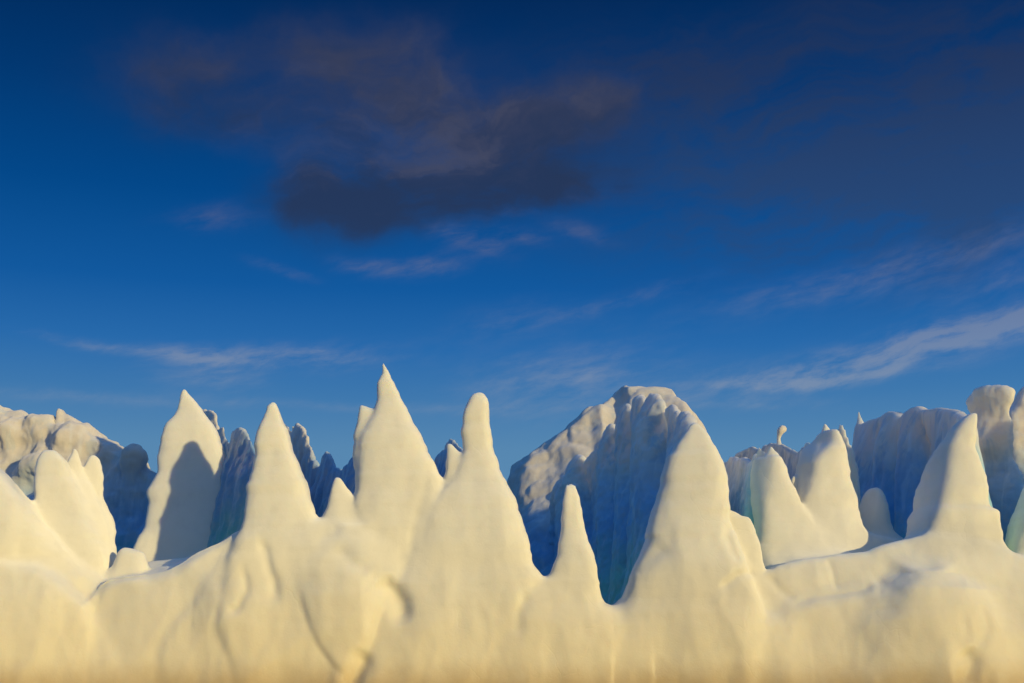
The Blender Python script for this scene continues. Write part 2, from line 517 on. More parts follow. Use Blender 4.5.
spire([(477.5, 336.2, 338.5), (481, 334.6, 341.5), (487, 333, 345.5), (495, 331.4, 352), (503, 330, 358), (512, 327.5, 364), (520, 325, 368), (530, 320, 374), (560, 312, 384), (620, 305, 390)],
      31.35, 'short ice point at the left foot of the tallest needle-tipped spire', 500, ratio=0.7, k=0.06)
spire([(361.5, 381.6, 383.0), (366, 382.0, 385.2), (370, 382.8, 387.2), (373, 383, 388.7), (377, 380, 390.8), (383, 377.2, 394), (393, 376.5, 399), (398, 376.8, 401.4), (403, 376.5, 402.6), (408, 375, 406), (414, 372, 409.5),
       (427, 366, 415.5), (434, 362, 420), (447, 358, 426.5), (462, 357, 434), (472, 357, 438.5), (480, 357, 443), (490, 357.5, 446), (500, 355, 450), (530, 350, 455), (570, 340, 455), (610, 330, 450), (690, 330, 450)],
      31.45, 'tallest ice spire with a thin needle tip and a square left shoulder', 555, ratio=0.62, p=2.4, k=0.05, bmax=1.5)
TALL = len(SP)
G.loft([(405.4, 359.5, 362.5), (407, 359, 367), (409, 358.7, 372), (412, 358.5, 380), (425, 356, 388), (437, 353.5, 392), (450, 351.7, 396), (457, 352, 397), (465, 353.5, 400), (480, 356, 404), (490, 357.6, 406), (498, 355, 408), (560, 345, 410)],
       31.45, TALL, ratio=0.5, p=3.4, k=0.05, flat=0.55)
spire([(393, 477.5, 482), (395, 473, 484.5), (399, 470, 487), (405, 467, 488.3), (413, 463.2, 489.2), (418, 462, 489.6), (424, 463, 490), (436, 461.7, 491.2), (445, 461.5, 492.8), (453, 461, 494.5), (468, 456, 499),
       (483, 449, 507), (500, 432, 516), (522, 420, 523), (543, 414, 528.5), (566, 408, 533), (575, 403, 539), (582, 400, 546), (610, 390, 556), (650, 374, 572), (690, 358, 590)],
      31.32, 'finger-like ice spire on a broad base, left of the snowy dome', 560, ratio=0.62, p=2.35, k=0.05, bmax=1.5)
FING = len(SP)
G.loft([(443.3, 447.6, 450), (446, 447.2, 453.5), (450, 447, 458), (455, 446.8, 464), (462, 446, 470), (470, 445.3, 474), (480, 443, 478), (500, 436, 480), (560, 425, 490)], 31.3, FING, ratio=0.5, p=3.2, k=0.05)
spire([(483.5, 569.8, 571.6), (485.5, 566, 575.3), (489, 564.5, 577), (497, 563, 580.2), (511, 561.7, 583.6), (527, 560.5, 585.3), (538, 559.3, 588), (548, 558, 591), (557, 556.5, 593), (565, 554.5, 594.7), (573, 551.5, 596.2),
       (580, 546, 597.3), (592, 538, 599.5), (605, 532, 603), (615, 528, 609), (640, 520, 618), (690, 510, 630)],
      31.2, 'slim ice spire with a nicked tip standing in front of the snowy dome', 578, ratio=0.75, p=2.3, k=0.06, bmax=1.4)
spire([(422.5, 692, 697), (425, 689.5, 700), (432, 684.5, 707.5), (440, 677.5, 712), (446, 672.5, 715), (457, 666, 720.5), (465, 664, 723), (475, 660.5, 726.5), (482, 659.5, 727.6), (490, 658, 727.4), (505, 655, 728.6), (520, 651, 729), (540, 647, 736),
       (560, 640, 742), (577, 633, 748), (600, 624.5, 758), (613, 613, 762), (640, 600, 770), (690, 590, 785)],
      31.3, 'large rounded ice spire joined to the fluted flank of the dome', 585, ratio=0.62, p=2.4, k=0.07, bmax=1.6, yaw=-0.12)
spire([(510, 727, 731), (513, 725, 736), (516.5, 724, 741), (517.8, 723, 748), (520, 723, 750), (532, 722, 755.2), (543, 722, 759), (560, 722, 761), (572, 720, 763.5), (600, 716, 772), (650, 710, 785)],
      31.6, 'low ice knob at the right foot of the large rounded spire', 560, ratio=0.5, p=2.8, k=0.05)
spire([(455.5, 757, 774), (456.5, 756, 779), (458, 755, 781.5), (464, 754, 784), (468, 753.4, 786), (474, 753, 787), (482, 752.6, 790.3), (492, 752.6, 795), (501, 753, 798.5), (515, 754.5, 806), (530, 756, 815), (545, 758, 824), (570, 756, 835), (600, 752, 840)],
      32.9, 'ice spire with a notched double tip, right of the large rounded spire', 562, zb=P(0, 488, 33)[1], kmax=0.9, ratio=0.6, k=0.05, bmax=1.6, prow=[(450, 774), (475, 770), (495, 766), (520, 762), (545, 758), (600, 750)], ps=0.95)
TWIN = len(SP)
G.loft([(447, 758, 760), (450.5, 757, 762), (453, 756.3, 766), (458, 756, 768), (470, 756, 770)], 33.35, TWIN, ratio=0.6, k=0.03, p=3, yaw=-0.9)
G.loft([(445.8, 769.4, 771.8), (450, 767.3, 774.5), (453, 765, 777.3), (458, 763, 780), (470, 762, 784)], 33.0, TWIN, ratio=0.5, k=0.03, p=3, yaw=-0.3)
spire([(428.3, 827, 836), (430, 823, 838.3), (432, 821, 839.6), (435, 819.5, 841), (440, 815, 842.7), (444, 808.5, 844), (450, 804.5, 845.3), (462, 800, 848), (478, 798, 850.5), (490, 798.5, 854), (497, 798.5, 856.5), (508, 797, 858), (525, 792, 862.5), (545, 782, 872), (570, 772, 880), (600, 760, 890)],
      33.1, 'wide blunt ice spire beside the double-tipped one, crest rough at left', 548, zb=P(0, 515, 33)[1], kmax=0.5, ratio=0.5, k=0.05, bmax=1.5, prow=[(430, 836), (443, 834), (450, 826), (456, 820), (463, 815), (474, 813.5), (488, 808), (500, 802), (520, 797), (600, 760)], ps=1.25)
BLUNT = len(SP)
G.loft([(423.3, 824, 825.6), (426, 823.2, 827.5), (430, 822, 830), (438, 820, 834)], 33.75, BLUNT, ratio=0.8, p=2.5, k=0.03)
G.loft([(442, 806, 808.5), (444.5, 804.5, 812), (450, 804, 816)], 34.0, BLUNT, ratio=0.8, p=2.5, k=0.03)
G.loft([(424, 840, 841.5), (430, 838, 843.8), (440, 836, 847), (449, 834, 850), (462, 834, 853), (480, 834, 856)], 35.6, BLUNT, ratio=0.3, k=0.03, yaw=-1.4)
spire([(475.5, 792, 795), (479, 790, 797), (486, 789.5, 798), (500, 790, 800), (520, 790, 800)], 33.4, 'tiny ice lump wedged between two lit spires', 505, ratio=0.9, k=0.04)
spire([(487.5, 872, 878), (490, 869, 881), (496, 865, 884.2), (506, 863, 886.7), (520, 862, 888.7), (530, 860, 892), (540, 856, 900), (560, 850, 905), (600, 845, 910)],
      33.7, 'small rounded ice hump between the blunt spire and the fluted flank', 540, zb=P(0, 515, 33)[1], kmax=0.5, ratio=0.6, k=0.05, prow=[(488, 880), (497, 878), (506, 876), (520, 871), (535, 866), (600, 845)], ps=1.2)
spire([(412.4, 972, 977), (414.5, 968, 977.6), (418, 962, 977.6), (424, 955, 977.2), (430, 950, 976.4), (440, 944, 975.4), (448, 939, 975), (456, 935, 977.5), (463, 932, 980.2), (476, 928, 985.6), (490, 924, 987.3), (500, 922, 988), (507, 920, 989.5),
       (510, 919, 997), (512, 918, 998.2), (528, 914, 1000.4), (540, 910, 1003.8), (552, 906, 1009.5), (575, 895, 1020), (610, 885, 1030), (690, 875, 1040)],
      31.8, 'leaning ice spire near the right edge with a flat slanting tip', 540, ratio=0.5, k=0.06, bmax=1.5, prow=[(412, 970), (424, 960), (432, 955), (445, 949), (462, 946.5), (480, 944), (500, 940), (515, 935), (530, 928), (552, 905), (600, 880)], ps=1.5)
spire([(395, 1062, 1066), (430, 1046, 1078), (460, 1037, 1090), (490, 1028, 1100), (515, 1020, 1108), (535, 1014, 1114), (552, 1008.5, 1120), (600, 1000, 1130)],
      32.6, 'ice slope rising out of the right edge beyond the last green notch', 552, ratio=0.6, k=0.06, yaw=-0.3)

G.loft([(484.5, 565.6, 567), (487, 564.6, 569), (494, 563.6, 572), (510, 562, 574)], 31.1, FING + 1, ratio=0.7, k=0.03)
G.loft([(483.8, 574.3, 575.4), (488, 572, 577), (496, 570, 580), (512, 566, 583)], 31.35, FING + 1, ratio=0.7, k=0.03)
# teardrop bulge below the tallest spire
G.loft([(530, 344, 366), (545, 330, 384), (560, 318, 391), (575, 308, 393), (595, 303, 388), (620, 312, 379), (650, 328, 367), (675, 343, 355), (690, 346, 352)], 31.0, 0, ratio=0.5, p=2.1, k=0.22, bmax=0.9)
# the wall goes on beyond the right edge of the picture
for px, top, wd, Y in ((1128, 398, 60, 32.6), (1195, 372, 70, 32.2), (1262, 410, 66, 32.8)):
    SP.append(('tall ice spire standing beyond the right edge of the wall', P(0, 545, Y)[1]))
    G.loft([(top, px - 3, px + 3), (top + 14, px - 14, px + 10), (top + 50, px - wd * .4, px + wd * .36), (top + 100, px - wd * .62, px + wd * .55), (560, px - wd, px + wd)], Y, len(SP), ratio=0.6, k=0.08, bmax=1.1)

V, Q, vid = G.mesh()
del G
V = relax(V, Q, 1, 0.5)
amp = np.clip((8.4 - V[:, 2]) / 5.0, 0.25, 1)
N = normals(V, Q)
d = 0.10 * fbm(V * np.array([1, 1, 0.4], np.float32), 0.6, 2, 0.4) * 1.6 * amp + 0.012 * fbm(V * np.array([1, 1, 0.6], np.float32), 2.6, 2, 0.5, 9.0) * 1.6
d = d - 0.12 * (np.abs(fbm(V * np.array([1, 1, 0.5], np.float32), 0.52, 2, 0.45, 41.0)) - 0.22) * np.clip((6.2 - V[:, 2]) / 3.0, 0.12, 1)
d = d - 0.04 * (np.abs(fbm(V * np.array([1, 1, 0.35], np.float32), 1.5, 2, 0.5, 61.0)) - 0.22) * np.clip((6.2 - V[:, 2]) / 3.0, 0.2, 1)
V = (V + N * d[:, None]).astype(np.float32)
N = normals(V, Q)

# creases, folds and overlaps of the lobes: (line, side that lies further back, depth, fall-off px, groove depth, groove px)
CREASES = [
    ([(-60, 556), (0, 558), (25, 564), (40, 567), (56, 577), (70, 589), (85, 602), (93, 625), (98, 660)], -1, 0.42, 46, 0.05, 5),
    ([(88, 640), (92, 612), (98, 590), (106, 580), (125, 575), (150, 578), (172, 573), (185, 562), (200, 553), (218, 545), (236, 533)], -1, 0.10, 20, 0.03, 4),
    ([(240, 532), (226, 555), (221, 590), (216, 625), (224, 655), (236, 690)], 1, 0.17, 46, 0.03, 6),
    ([(258, 535), (266, 555), (274, 580), (277, 606)], 1, 0.10, 22, 0.07, 5),
    ([(243, 560), (246, 590), (240, 606), (230, 614)], 1, 0.05, 16, 0.05, 4),
    ([(384, 582), (382, 605), (374, 630), (364, 655), (350, 690)], -1, 0.26, 40, 0.04, 9),
    ([(296, 585), (306, 620), (318, 646), (332, 666), (347, 680)], 1, 0.14, 30, 0.03, 4),
    ([(432, 462), (424, 490), (416, 520), (412, 550), (404, 572), (398, 592)], 1, 0.04, 30, 0.03, 5),
    ([(378, 580), (390, 590), (399, 604), (406, 626)], 0, 0, 1, 0.20, 9),
    ([(364, 648), (354, 672), (348, 692)], 0, 0, 1, 0.22, 8),
    ([(336, 545), (350, 560), (372, 572)], 0, 0, 1, 0.05, 8),
    ([(668, 546), (652, 560), (632, 580)], 1, 0.10, 22, 0.03, 8),
    ([(720, 590), (738, 578), (756, 571)], 1, 0.08, 16, 0.06, 4),
    ([(731, 520), (729, 538), (734, 554), (742, 566)], -1, 0.06, 12, 0.05, 4),
    ([(766, 574), (778, 588), (796, 600)], 0, 0, 1, 0.07, 5),
    ([(824, 556), (832, 572), (838, 592)], -1, 0.07, 18, 0.03, 3),
    ([(790, 605), (812, 598), (836, 595), (866, 588), (880, 582)], -1, 0.16, 14, 0.04, 4),
    ([(897, 556), (884, 576), (874, 600), (880, 625)], 0, 0, 1, 0.07, 14),
    ([(968, 690), (972, 664), (960, 650)], 0, 0, 1, 0.10, 9),
    ([(985, 600), (988, 630), (980, 650)], 1, 0.06, 22, 0.02, 5),
    ([(530, 590), (520, 612), (518, 640)], 0, 0, 1, 0.05, 7),
    ([(152, 690), (160, 640), (190, 600), (206, 580)], -1, 0.08, 34, 0.02, 6),
]
fr = (V[:, 1] < 34.0) & (V[:, 2] < 6.6)
D_ = V[:, 1] * CT + (V[:, 2] - ZC) * ST
PX = 512 + FPX * V[:, 0] / D_
PY = 341.5 - FPX * (-V[:, 1] * ST + (V[:, 2] - ZC) * CT) / D_
w1 = perlin(V * 1.3 + 3.3) * 5.0
w2 = perlin(V * 1.3 + 23.3) * 5.0
for line, side, dep, fall, gd, gw in CREASES:
    L_ = np.array(line, np.float32)
    lo, hi = L_.min(0) - 3.2 * max(fall, gw) - 8, L_.max(0) + 3.2 * max(fall, gw) + 8
    I_ = np.nonzero(fr & (PX > lo[0]) & (PX < hi[0]) & (PY > lo[1]) & (PY < hi[1]))[0]
    x_, y_ = PX[I_] + w1[I_], PY[I_] + w2[I_]
    bd = np.full(len(I_), 1e9); bs_ = np.zeros(len(I_)); bt = np.zeros(len(I_))
    nseg = len(L_) - 1
    for i in range(nseg):
        e_ = L_[i + 1] - L_[i]
        tr = ((x_ - L_[i, 0]) * e_[0] + (y_ - L_[i, 1]) * e_[1]) / (e_ @ e_)
        t_ = np.clip(tr, 0, 1)
        dx_, dy_ = x_ - L_[i, 0] - t_ * e_[0], y_ - L_[i, 1] - t_ * e_[1]
        d_ = np.hypot(dx_, dy_)
        m_ = d_ < bd
        bd[m_] = d_[m_]
        sg_ = e_[0] * dy_ - e_[1] * dx_               # > 0: right of the direction of travel (picture y runs down)
        bs_[m_] = (np.sign(sg_) * d_)[m_]
        bt[m_] = ((i + t_) / nseg)[m_]
    ends = np.clip(np.minimum(bt, 1 - bt) * 5, 0.0, 1.0)
    out = gd * np.exp(-(bd / gw) ** 2) * np.maximum(ends, 0.15)
    if side:
        q_ = bs_ * side
        on = 0.5 + 0.5 * np.tanh(q_ / 5.0)
        out = out + 0.52 * dep * on * np.exp(-np.maximum(q_, 0) / fall) * np.where(bd > np.abs(q_) * 1.0001 + 30, 0, 1) * ends
    V[I_, 1] += (out * np.clip(-N[I_, 1] * 2.0, 0, 1)).astype(np.float32)
V = relax(V, Q, 1, 0.3)
N = normals(V, Q)

berg = thing('iceberg', 'sunlit cream iceberg in front, a low wall crowned with a row of ice spires', 'iceberg', (0, 31.5, 0))
fz = V[Q].mean(1)[:, 2]
fid = vid[Q].max(1).astype(int)
zb = np.array([99.0] + [s[1] for s in SP])
fid[fz < zb[fid]] = 0
from mathutils import kdtree
lo_ = np.full(len(V), 127); hi_ = np.full(len(V), -1)
for i in range(4):
    np.minimum.at(lo_, Q[:, i], fid); np.maximum.at(hi_, Q[:, i], fid)
seam = np.nonzero(lo_ != hi_)[0]
kd = kdtree.KDTree(len(seam))
for i, j in enumerate(seam):
    kd.insert(V[j].tolist(), i)
kd.balance()
BODY = np.ones(len(V), np.float32)
bx_ = (V[:, 2] > V[seam, 2].min() - 0.7)
for j in np.nonzero(bx_)[0]:
    dd_ = kd.find(V[j].tolist())[2]
    if dd_ < 0.7:
        u_ = min(1.0, max(0.0, (dd_ - 0.12) / 0.55))
        BODY[j] = u_ * u_ * (3 - 2 * u_)
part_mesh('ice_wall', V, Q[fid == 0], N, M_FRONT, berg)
for i, (label, _) in enumerate(SP, 1):
    sel = Q[fid == i]
    if len(sel):
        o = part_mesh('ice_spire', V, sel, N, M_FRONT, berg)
        o['label'] = label

BODY = None
# fluted flanks running back from the spires (fins of the same iceberg, lit only at their prows)
def fin(pts, label, seed, mat=None, ymax=None, knob=None, amp=(0.07, 0.03), **kw):
    w_ = [P(a, b, y) + (y,) for a, b, y in pts]
    g = Grid(min(t[0] for t in w_) - 2.2, max(t[0] for t in w_) + 1.2, min(t[2] for t in w_) - 0.5, max(t[2] for t in w_) + 1.6, -0.5, max(t[1] for t in w_) + 1.0, (0.05, 0.06, 0.05))
    g.curtain(pts, 1, seed=seed, **kw)
    if knob: knob(g)
    v, q, _ = g.mesh(); v = relax(v, q, 1); v, n = displace(v, q, amp[0], amp[1], 0.9, seed)
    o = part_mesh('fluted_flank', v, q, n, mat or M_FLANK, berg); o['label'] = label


def along(pts, y0, y1):
    xs = [p[0] for p in pts]
    return [(a, b, y0 + (y1 - y0) * (a - xs[0]) / (xs[-1] - xs[0])) for a, b in pts]


fin([(694, 423, 32.3), (684, 416.5, 33.8), (673, 405, 35.6), (657, 404, 37.4), (641, 395, 39.2), (627, 407, 40.8), (615, 427, 42.2), (602, 442, 43.4), (586, 457, 44.6), (568, 473, 45.8), (552, 492, 46.8)],
    'shaded blue fluted ice flank sweeping back from the large rounded spire to the dome', 3.0,
    w0=0.10, sl_left=0.10, sl_right=0.12, flute=0.72, lam=1.9, concave=0.012, crest=0.42, amp=(0.05, 0.04), bounds=[694, 681, 664, 647, 631, 616, 601, 585, 568, 552], slant=0.42)
fin([(969, 416, 32.6), (953, 410, 34), (937, 407, 35.4), (920, 408.5, 36.8), (904, 415, 38.0), (891, 413, 39.2), (877, 419.5, 40.4), (866, 422, 41.5), (858.5, 421, 42.3)],
    'shaded scalloped ice flank running back from the leaning spire at the right', 4.4,
    w0=0.16, sl_left=0.18, sl_right=0.10, flute=0.62, lam=2.3, concave=0.012, crest=0.14, amp=(0.05, 0.015), bounds=[969, 926, 904, 884, 858], slant=0.30,
    knob=lambda g: g.loft([(411, 857.5, 859.5), (418, 856.5, 862), (426, 855, 868), (440, 854, 870)], 42.3, 1, k=0.08))
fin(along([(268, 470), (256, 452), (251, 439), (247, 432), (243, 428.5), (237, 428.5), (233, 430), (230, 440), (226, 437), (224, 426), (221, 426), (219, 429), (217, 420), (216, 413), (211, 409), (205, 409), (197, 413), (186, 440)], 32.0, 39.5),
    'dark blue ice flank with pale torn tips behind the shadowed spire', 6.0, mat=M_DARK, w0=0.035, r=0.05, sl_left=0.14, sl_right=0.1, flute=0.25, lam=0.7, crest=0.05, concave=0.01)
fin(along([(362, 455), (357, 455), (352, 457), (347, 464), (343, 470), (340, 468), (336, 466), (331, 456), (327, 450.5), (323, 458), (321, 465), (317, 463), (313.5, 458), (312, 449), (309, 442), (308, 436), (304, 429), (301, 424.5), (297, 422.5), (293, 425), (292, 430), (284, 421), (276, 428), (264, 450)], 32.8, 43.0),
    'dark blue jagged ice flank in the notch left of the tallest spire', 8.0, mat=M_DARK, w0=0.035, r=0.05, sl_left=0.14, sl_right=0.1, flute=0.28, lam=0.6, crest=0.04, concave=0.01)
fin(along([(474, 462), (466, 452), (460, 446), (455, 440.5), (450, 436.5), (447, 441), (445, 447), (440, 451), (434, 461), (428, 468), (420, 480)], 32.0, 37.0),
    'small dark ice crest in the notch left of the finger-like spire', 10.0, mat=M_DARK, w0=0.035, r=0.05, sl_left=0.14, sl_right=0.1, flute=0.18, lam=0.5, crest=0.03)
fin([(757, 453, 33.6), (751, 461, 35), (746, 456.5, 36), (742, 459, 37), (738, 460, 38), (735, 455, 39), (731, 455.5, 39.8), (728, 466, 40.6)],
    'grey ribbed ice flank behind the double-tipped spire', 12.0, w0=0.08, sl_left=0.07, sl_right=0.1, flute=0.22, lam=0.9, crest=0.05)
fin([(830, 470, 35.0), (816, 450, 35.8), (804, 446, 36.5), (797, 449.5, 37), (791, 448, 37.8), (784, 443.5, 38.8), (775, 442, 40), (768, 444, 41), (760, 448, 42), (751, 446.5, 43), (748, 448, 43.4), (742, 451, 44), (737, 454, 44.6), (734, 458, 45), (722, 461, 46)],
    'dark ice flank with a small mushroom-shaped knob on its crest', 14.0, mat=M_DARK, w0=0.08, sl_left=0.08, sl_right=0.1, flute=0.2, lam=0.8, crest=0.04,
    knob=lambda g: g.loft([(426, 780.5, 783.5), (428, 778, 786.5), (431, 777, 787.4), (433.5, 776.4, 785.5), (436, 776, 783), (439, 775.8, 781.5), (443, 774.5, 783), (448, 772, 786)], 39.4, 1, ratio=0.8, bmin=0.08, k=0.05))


# ------------------------------------------------------------------ 2. the ice masses behind
def body(name, label, cat, grid, mat, **kw):
    v, q, _ = grid.mesh()
    v = relax(v, q, 1)
    v, n = displace(v, q, **kw)
    o = part_mesh(name, v, q, n, mat)
    o['label'] = label; o['category'] = cat
    return o


g = Grid(-21, -7.6, 32.6, 49, -0.5, 10.6, (0.06, 0.07, 0.055))


def turned(pts, ya, yb, x0=-130.0, x1=160.0):
    return [(a, b, ya + (yb - ya) * (a - x0) / (x1 - x0)) for a, b in pts]


g.ridge(turned([(-130, 392), (-60, 396), (-20, 398), (0, 405), (4, 408.5), (8, 411), (15, 410), (22, 412), (28, 415), (38, 415), (45, 418), (56, 427), (70, 434), (90, 440), (110, 450), (125, 459), (140, 467), (150, 477), (157, 480), (175, 520)], 43, 37.4),
        40, 1, wf=0.1, wb=0.6, sf=0.30, sb=0.5, k=0.1, r=0.2, wmax=4)
for px, py, rx, ry in ((-70, 425, 34, 30), (-38, 426, 26, 27), (-12, 424, 22, 20), (6, 436, 20, 27), (22, 431, 17, 20), (12, 462, 22, 24), (38, 433, 13, 18), (30, 458, 20, 28), (50, 444, 15, 19), (52, 470, 22, 26), (66, 437, 11, 14), (77, 440, 13, 18), (80, 466, 17, 24), (92, 441, 12, 17),
                       (104, 447, 10, 15), (100, 470, 14, 22), (114, 457, 9, 15), (124, 462, 9, 15), (133, 461, 7, 13), (122, 484, 13, 22), (141, 470, 6, 12), (139, 490, 9, 20), (148, 480, 6, 9), (-5, 490, 30, 30), (30, 500, 30, 34), (70, 505, 28, 30)):
    g.ball(px + 3 * math.sin(px * 1.7), py + 4 + 3 * math.sin(px * 2.9), rx * (1.2 + 0.25 * math.sin(px)), ry * (0.98 + 0.15 * math.sin(px * 0.7)), 43 - 5.6 * (px + 130) / 290 + 0.45 + 0.2 * math.sin(px * 1.3), 1, k=0.3, depth=1.5)
g.loft([(409.3, 58.5, 62), (412, 57.8, 67.5), (418, 57.3, 75), (424, 57, 83), (432, 57, 88), (440, 58, 90)], 39.8, 1, ratio=0.9, p=3, k=0.05)
g.loft([(443.5, 130.5, 134), (447, 128, 138), (454, 126, 143)], 37.6, 1, ratio=0.8, p=3, k=0.05)
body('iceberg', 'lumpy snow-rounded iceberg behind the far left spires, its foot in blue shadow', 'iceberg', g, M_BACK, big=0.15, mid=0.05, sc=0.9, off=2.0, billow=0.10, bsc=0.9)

g = Grid(-1.2, 8.2, 41, 58, -0.5, 12.4, (0.06, 0.075, 0.06))
g.ridge([(497, 560, 53.2), (504, 500, 52.4), (509, 476, 51.8), (512, 466, 51.4), (522, 456, 51), (531, 452, 50.7), (545, 444, 50.6), (560, 433, 50.4), (571, 425, 50.3), (580, 419, 50.3), (588, 407, 50.6), (600, 403, 50.3), (606, 399, 50.6), (613, 391, 51), (619, 387, 51), (627, 386, 50.4), (635, 387, 50.2), (650, 387.5, 50), (665, 387, 49.8), (672, 388, 49.6), (677, 392, 49.4), (683, 401, 49), (688, 411, 48.8), (694, 417, 48.6), (703, 430, 48.4), (715, 470, 48)],
        50.5, 1, wf=0.3, wb=0.8, sf=0.85, sb=0.5, k=0.2, r=0.3, wmax=5.2)
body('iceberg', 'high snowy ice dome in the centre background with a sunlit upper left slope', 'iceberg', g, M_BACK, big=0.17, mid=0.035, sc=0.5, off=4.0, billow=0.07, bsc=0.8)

g = Grid(11.2, 18.5, 33.8, 42, -0.5, 9.4, (0.05, 0.06, 0.05))
g.loft([(387.5, 975, 980), (390, 974, 990), (392.5, 973.5, 999), (395, 973.6, 1005), (398, 974, 1006.5), (402, 975, 1005), (408, 976, 1002.5), (415, 977, 1002), (422, 976, 1004), (436, 975, 1006), (450, 975, 1006), (462, 978, 1006), (480, 972, 1012), (540, 965, 1020)],
       36.6, 1, ratio=1.0, p=6.0, k=0.06, bmax=0.9, yaw=-1.0)
g.ball(984, 444, 11, 18, 36.6, 1, k=0.2, depth=1.4)
g.ball(998, 438, 9, 20, 36.5, 1, k=0.2, depth=1.4)
g.ridge([(990, 560), (1000, 470), (1006, 425), (1008, 415), (1012, 410), (1018, 398), (1021, 391), (1026, 386), (1040, 388), (1060, 400), (1110, 410), (1160, 520)], 38.4, 1, wf=0.2, wb=0.4, sf=0.22, sb=0.5, k=0.12, r=0.2, wmax=3)
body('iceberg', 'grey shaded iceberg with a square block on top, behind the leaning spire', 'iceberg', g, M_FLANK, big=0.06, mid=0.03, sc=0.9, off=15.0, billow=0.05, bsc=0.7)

# ------------------------------------------------------------------ 3. the sea
R = 6000.0
me = bpy.data.meshes.new('sea')
ring = [(0, 0, 0)]
rad = [8, 25, 60, 150, 600, 2000, R]
SEG = 64
vs, fs = [(0, 30, 0)], []
for r in rad:
    for s in range(SEG):
        a = 2 * math.pi * s / SEG
        vs.append((r * math.cos(a), 30 + r * math.sin(a), 0))
for s in range(SEG):
    fs.append((0, 1 + s, 1 + (s + 1) % SEG))
for i in range(len(rad) - 1):
    for s in range(SEG):
        a = 1 + i * SEG + s; b = 1 + i * SEG + (s + 1) % SEG
        fs.append((a, a + SEG, b + SEG, b))
me.from_pydata(vs, [], fs); me.update()
sea = bpy.data.objects.new('sea', me); COL.objects.link(sea)
sea['kind'] = 'structure'
mt = bpy.data.materials.new('sea_water'); mt.use_nodes = True
t = NT(mt.node_tree); bs = mt.node_tree.nodes['Principled BSDF']
bs.inputs['Base Color'].default_value = (0.006, 0.028, 0.045, 1)
bs.inputs['Roughness'].default_value = 0.08; bs.inputs['IOR'].default_value = 1.33
geo = t.n.new('ShaderNodeNewGeometry')
h = t.m('ADD', t.m('MULTIPLY', t.noise(geo.outputs['Position'], 0.5, 4, 0.55), 0.25), t.m('MULTIPLY', t.noise(geo.outputs['Position'], 3.0, 4, 0.55), 0.05))
bp = t.n.new('ShaderNodeBump'); bp.inputs['Strength'].default_value = 0.6; bp.inputs['Distance'].default_value = 1.0
t.l.new(h, bp.inputs['Height']); t.l.new(bp.outputs[0], bs.inputs['Normal'])
me.materials.append(mt)

# ------------------------------------------------------------------ 4. sun and sky
SUN_AZ, SUN_EL = math.radians(39), math.radians(5.0)     # behind the camera, to its right
tosun = (math.sin(SUN_AZ) * math.cos(SUN_EL), -math.cos(SUN_AZ) * math.cos(SUN_EL), math.sin(SUN_EL))
ld = bpy.data.lights.new('sun', 'SUN'); ld.energy = 2.95; ld.angle = math.radians(0.9); ld.color = (1.0, 0.795, 0.36)
sun = bpy.data.objects.new('sun', ld); COL.objects.link(sun)
from mathutils import Vector
sun.rotation_euler = Vector(tosun).to_track_quat('Z', 'Y').to_euler()
sun.location = (10, -20, 10)

w = bpy.data.worlds.new('World'); scene.world = w; w.use_nodes = True
t = NT(w.node_tree)
bg = w.node_tree.nodes['Background']
sky = t.n.new('ShaderNodeTexSky'); sky.sky_type = 'NISHITA'; sky.sun_disc = False
sky.sun_elevation = SUN_EL; sky.sun_rotation = math.pi - SUN_AZ
sky.altitude = 0; sky.air_density = 1.0; sky.dust_density = 0.3; sky.ozone_density = 3.0
tc = t.n.new('ShaderNodeTexCoord')
dx, dy, dz = t.sep(tc.outputs['Generated'])
az = t.m('ARCTAN2', dx, dy)
el = t.m('ARCSINE', dz)


def AE(px, py):
    x, y, z = ray(px, py)
    return math.atan2(x, y), math.atan2(z, math.hypot(x, y))


# clear-sky colour by elevation (deep polarised blue higher up, paler towards the horizon)
elf = t.m('DIVIDE', el, math.radians(40), clamp=True)
E = lambda py: AE(512, py)[1] / math.radians(40)
blue = t.ramp(elf, [(0.0, (0.14, 0.28, 0.44)), (E(450), (0.095, 0.245, 0.44)), (E(400), (0.050, 0.190, 0.425)), (E(350), (0.021, 0.144, 0.41)), (E(290), (0.006, 0.100, 0.345)), (E(200), (0.001, 0.064, 0.25)), (E(100), (0.0005, 0.039, 0.165)), (E(0), (0.0003, 0.023, 0.105)), (0.82, (0.001, 0.04, 0.16)), (1.0, (0.03, 0.18, 0.56))])  # top of the ramp brightened, unseen, as added fill for shaded ice
hz = t.m('MULTIPLY', t.m('ADD', t.m('MULTIPLY', dx, tosun[0]), t.m('MULTIPLY', dy, tosun[1])), 1.0)
side = t.smooth(hz, 0.15, 0.95)                       # towards the sun the scattering sky itself takes over
ns = t.n.new('ShaderNodeVectorMath'); ns.operation = 'SCALE'; ns.inputs['Scale'].default_value = 0.13
t.l.new(sky.outputs[0], ns.inputs[0])
clear = t.mix(t.m('MULTIPLY', side, 0.85), blue, ns.outputs[0])

# clouds, laid out by compass direction and height above the horizon
wn = t.n.new('ShaderNodeTexNoise'); wn.inputs['Scale'].default_value = 8; wn.inputs['Detail'].default_value = 7; wn.inputs['Roughness'].default_value = 0.55
ae = t.comb(az, el, 0.0)
t.l.new(ae, wn.inputs['Vector'])
wr, wg, wb = t.sep(wn.outputs[1])
azw = t.m('ADD', az, t.m('MULTIPLY', t.m('SUBTRACT', wr, 0.5), 0.15))
elw = t.m('ADD', el, t.m('MULTIPLY', t.m('SUBTRACT', wg, 0.5), 0.07))


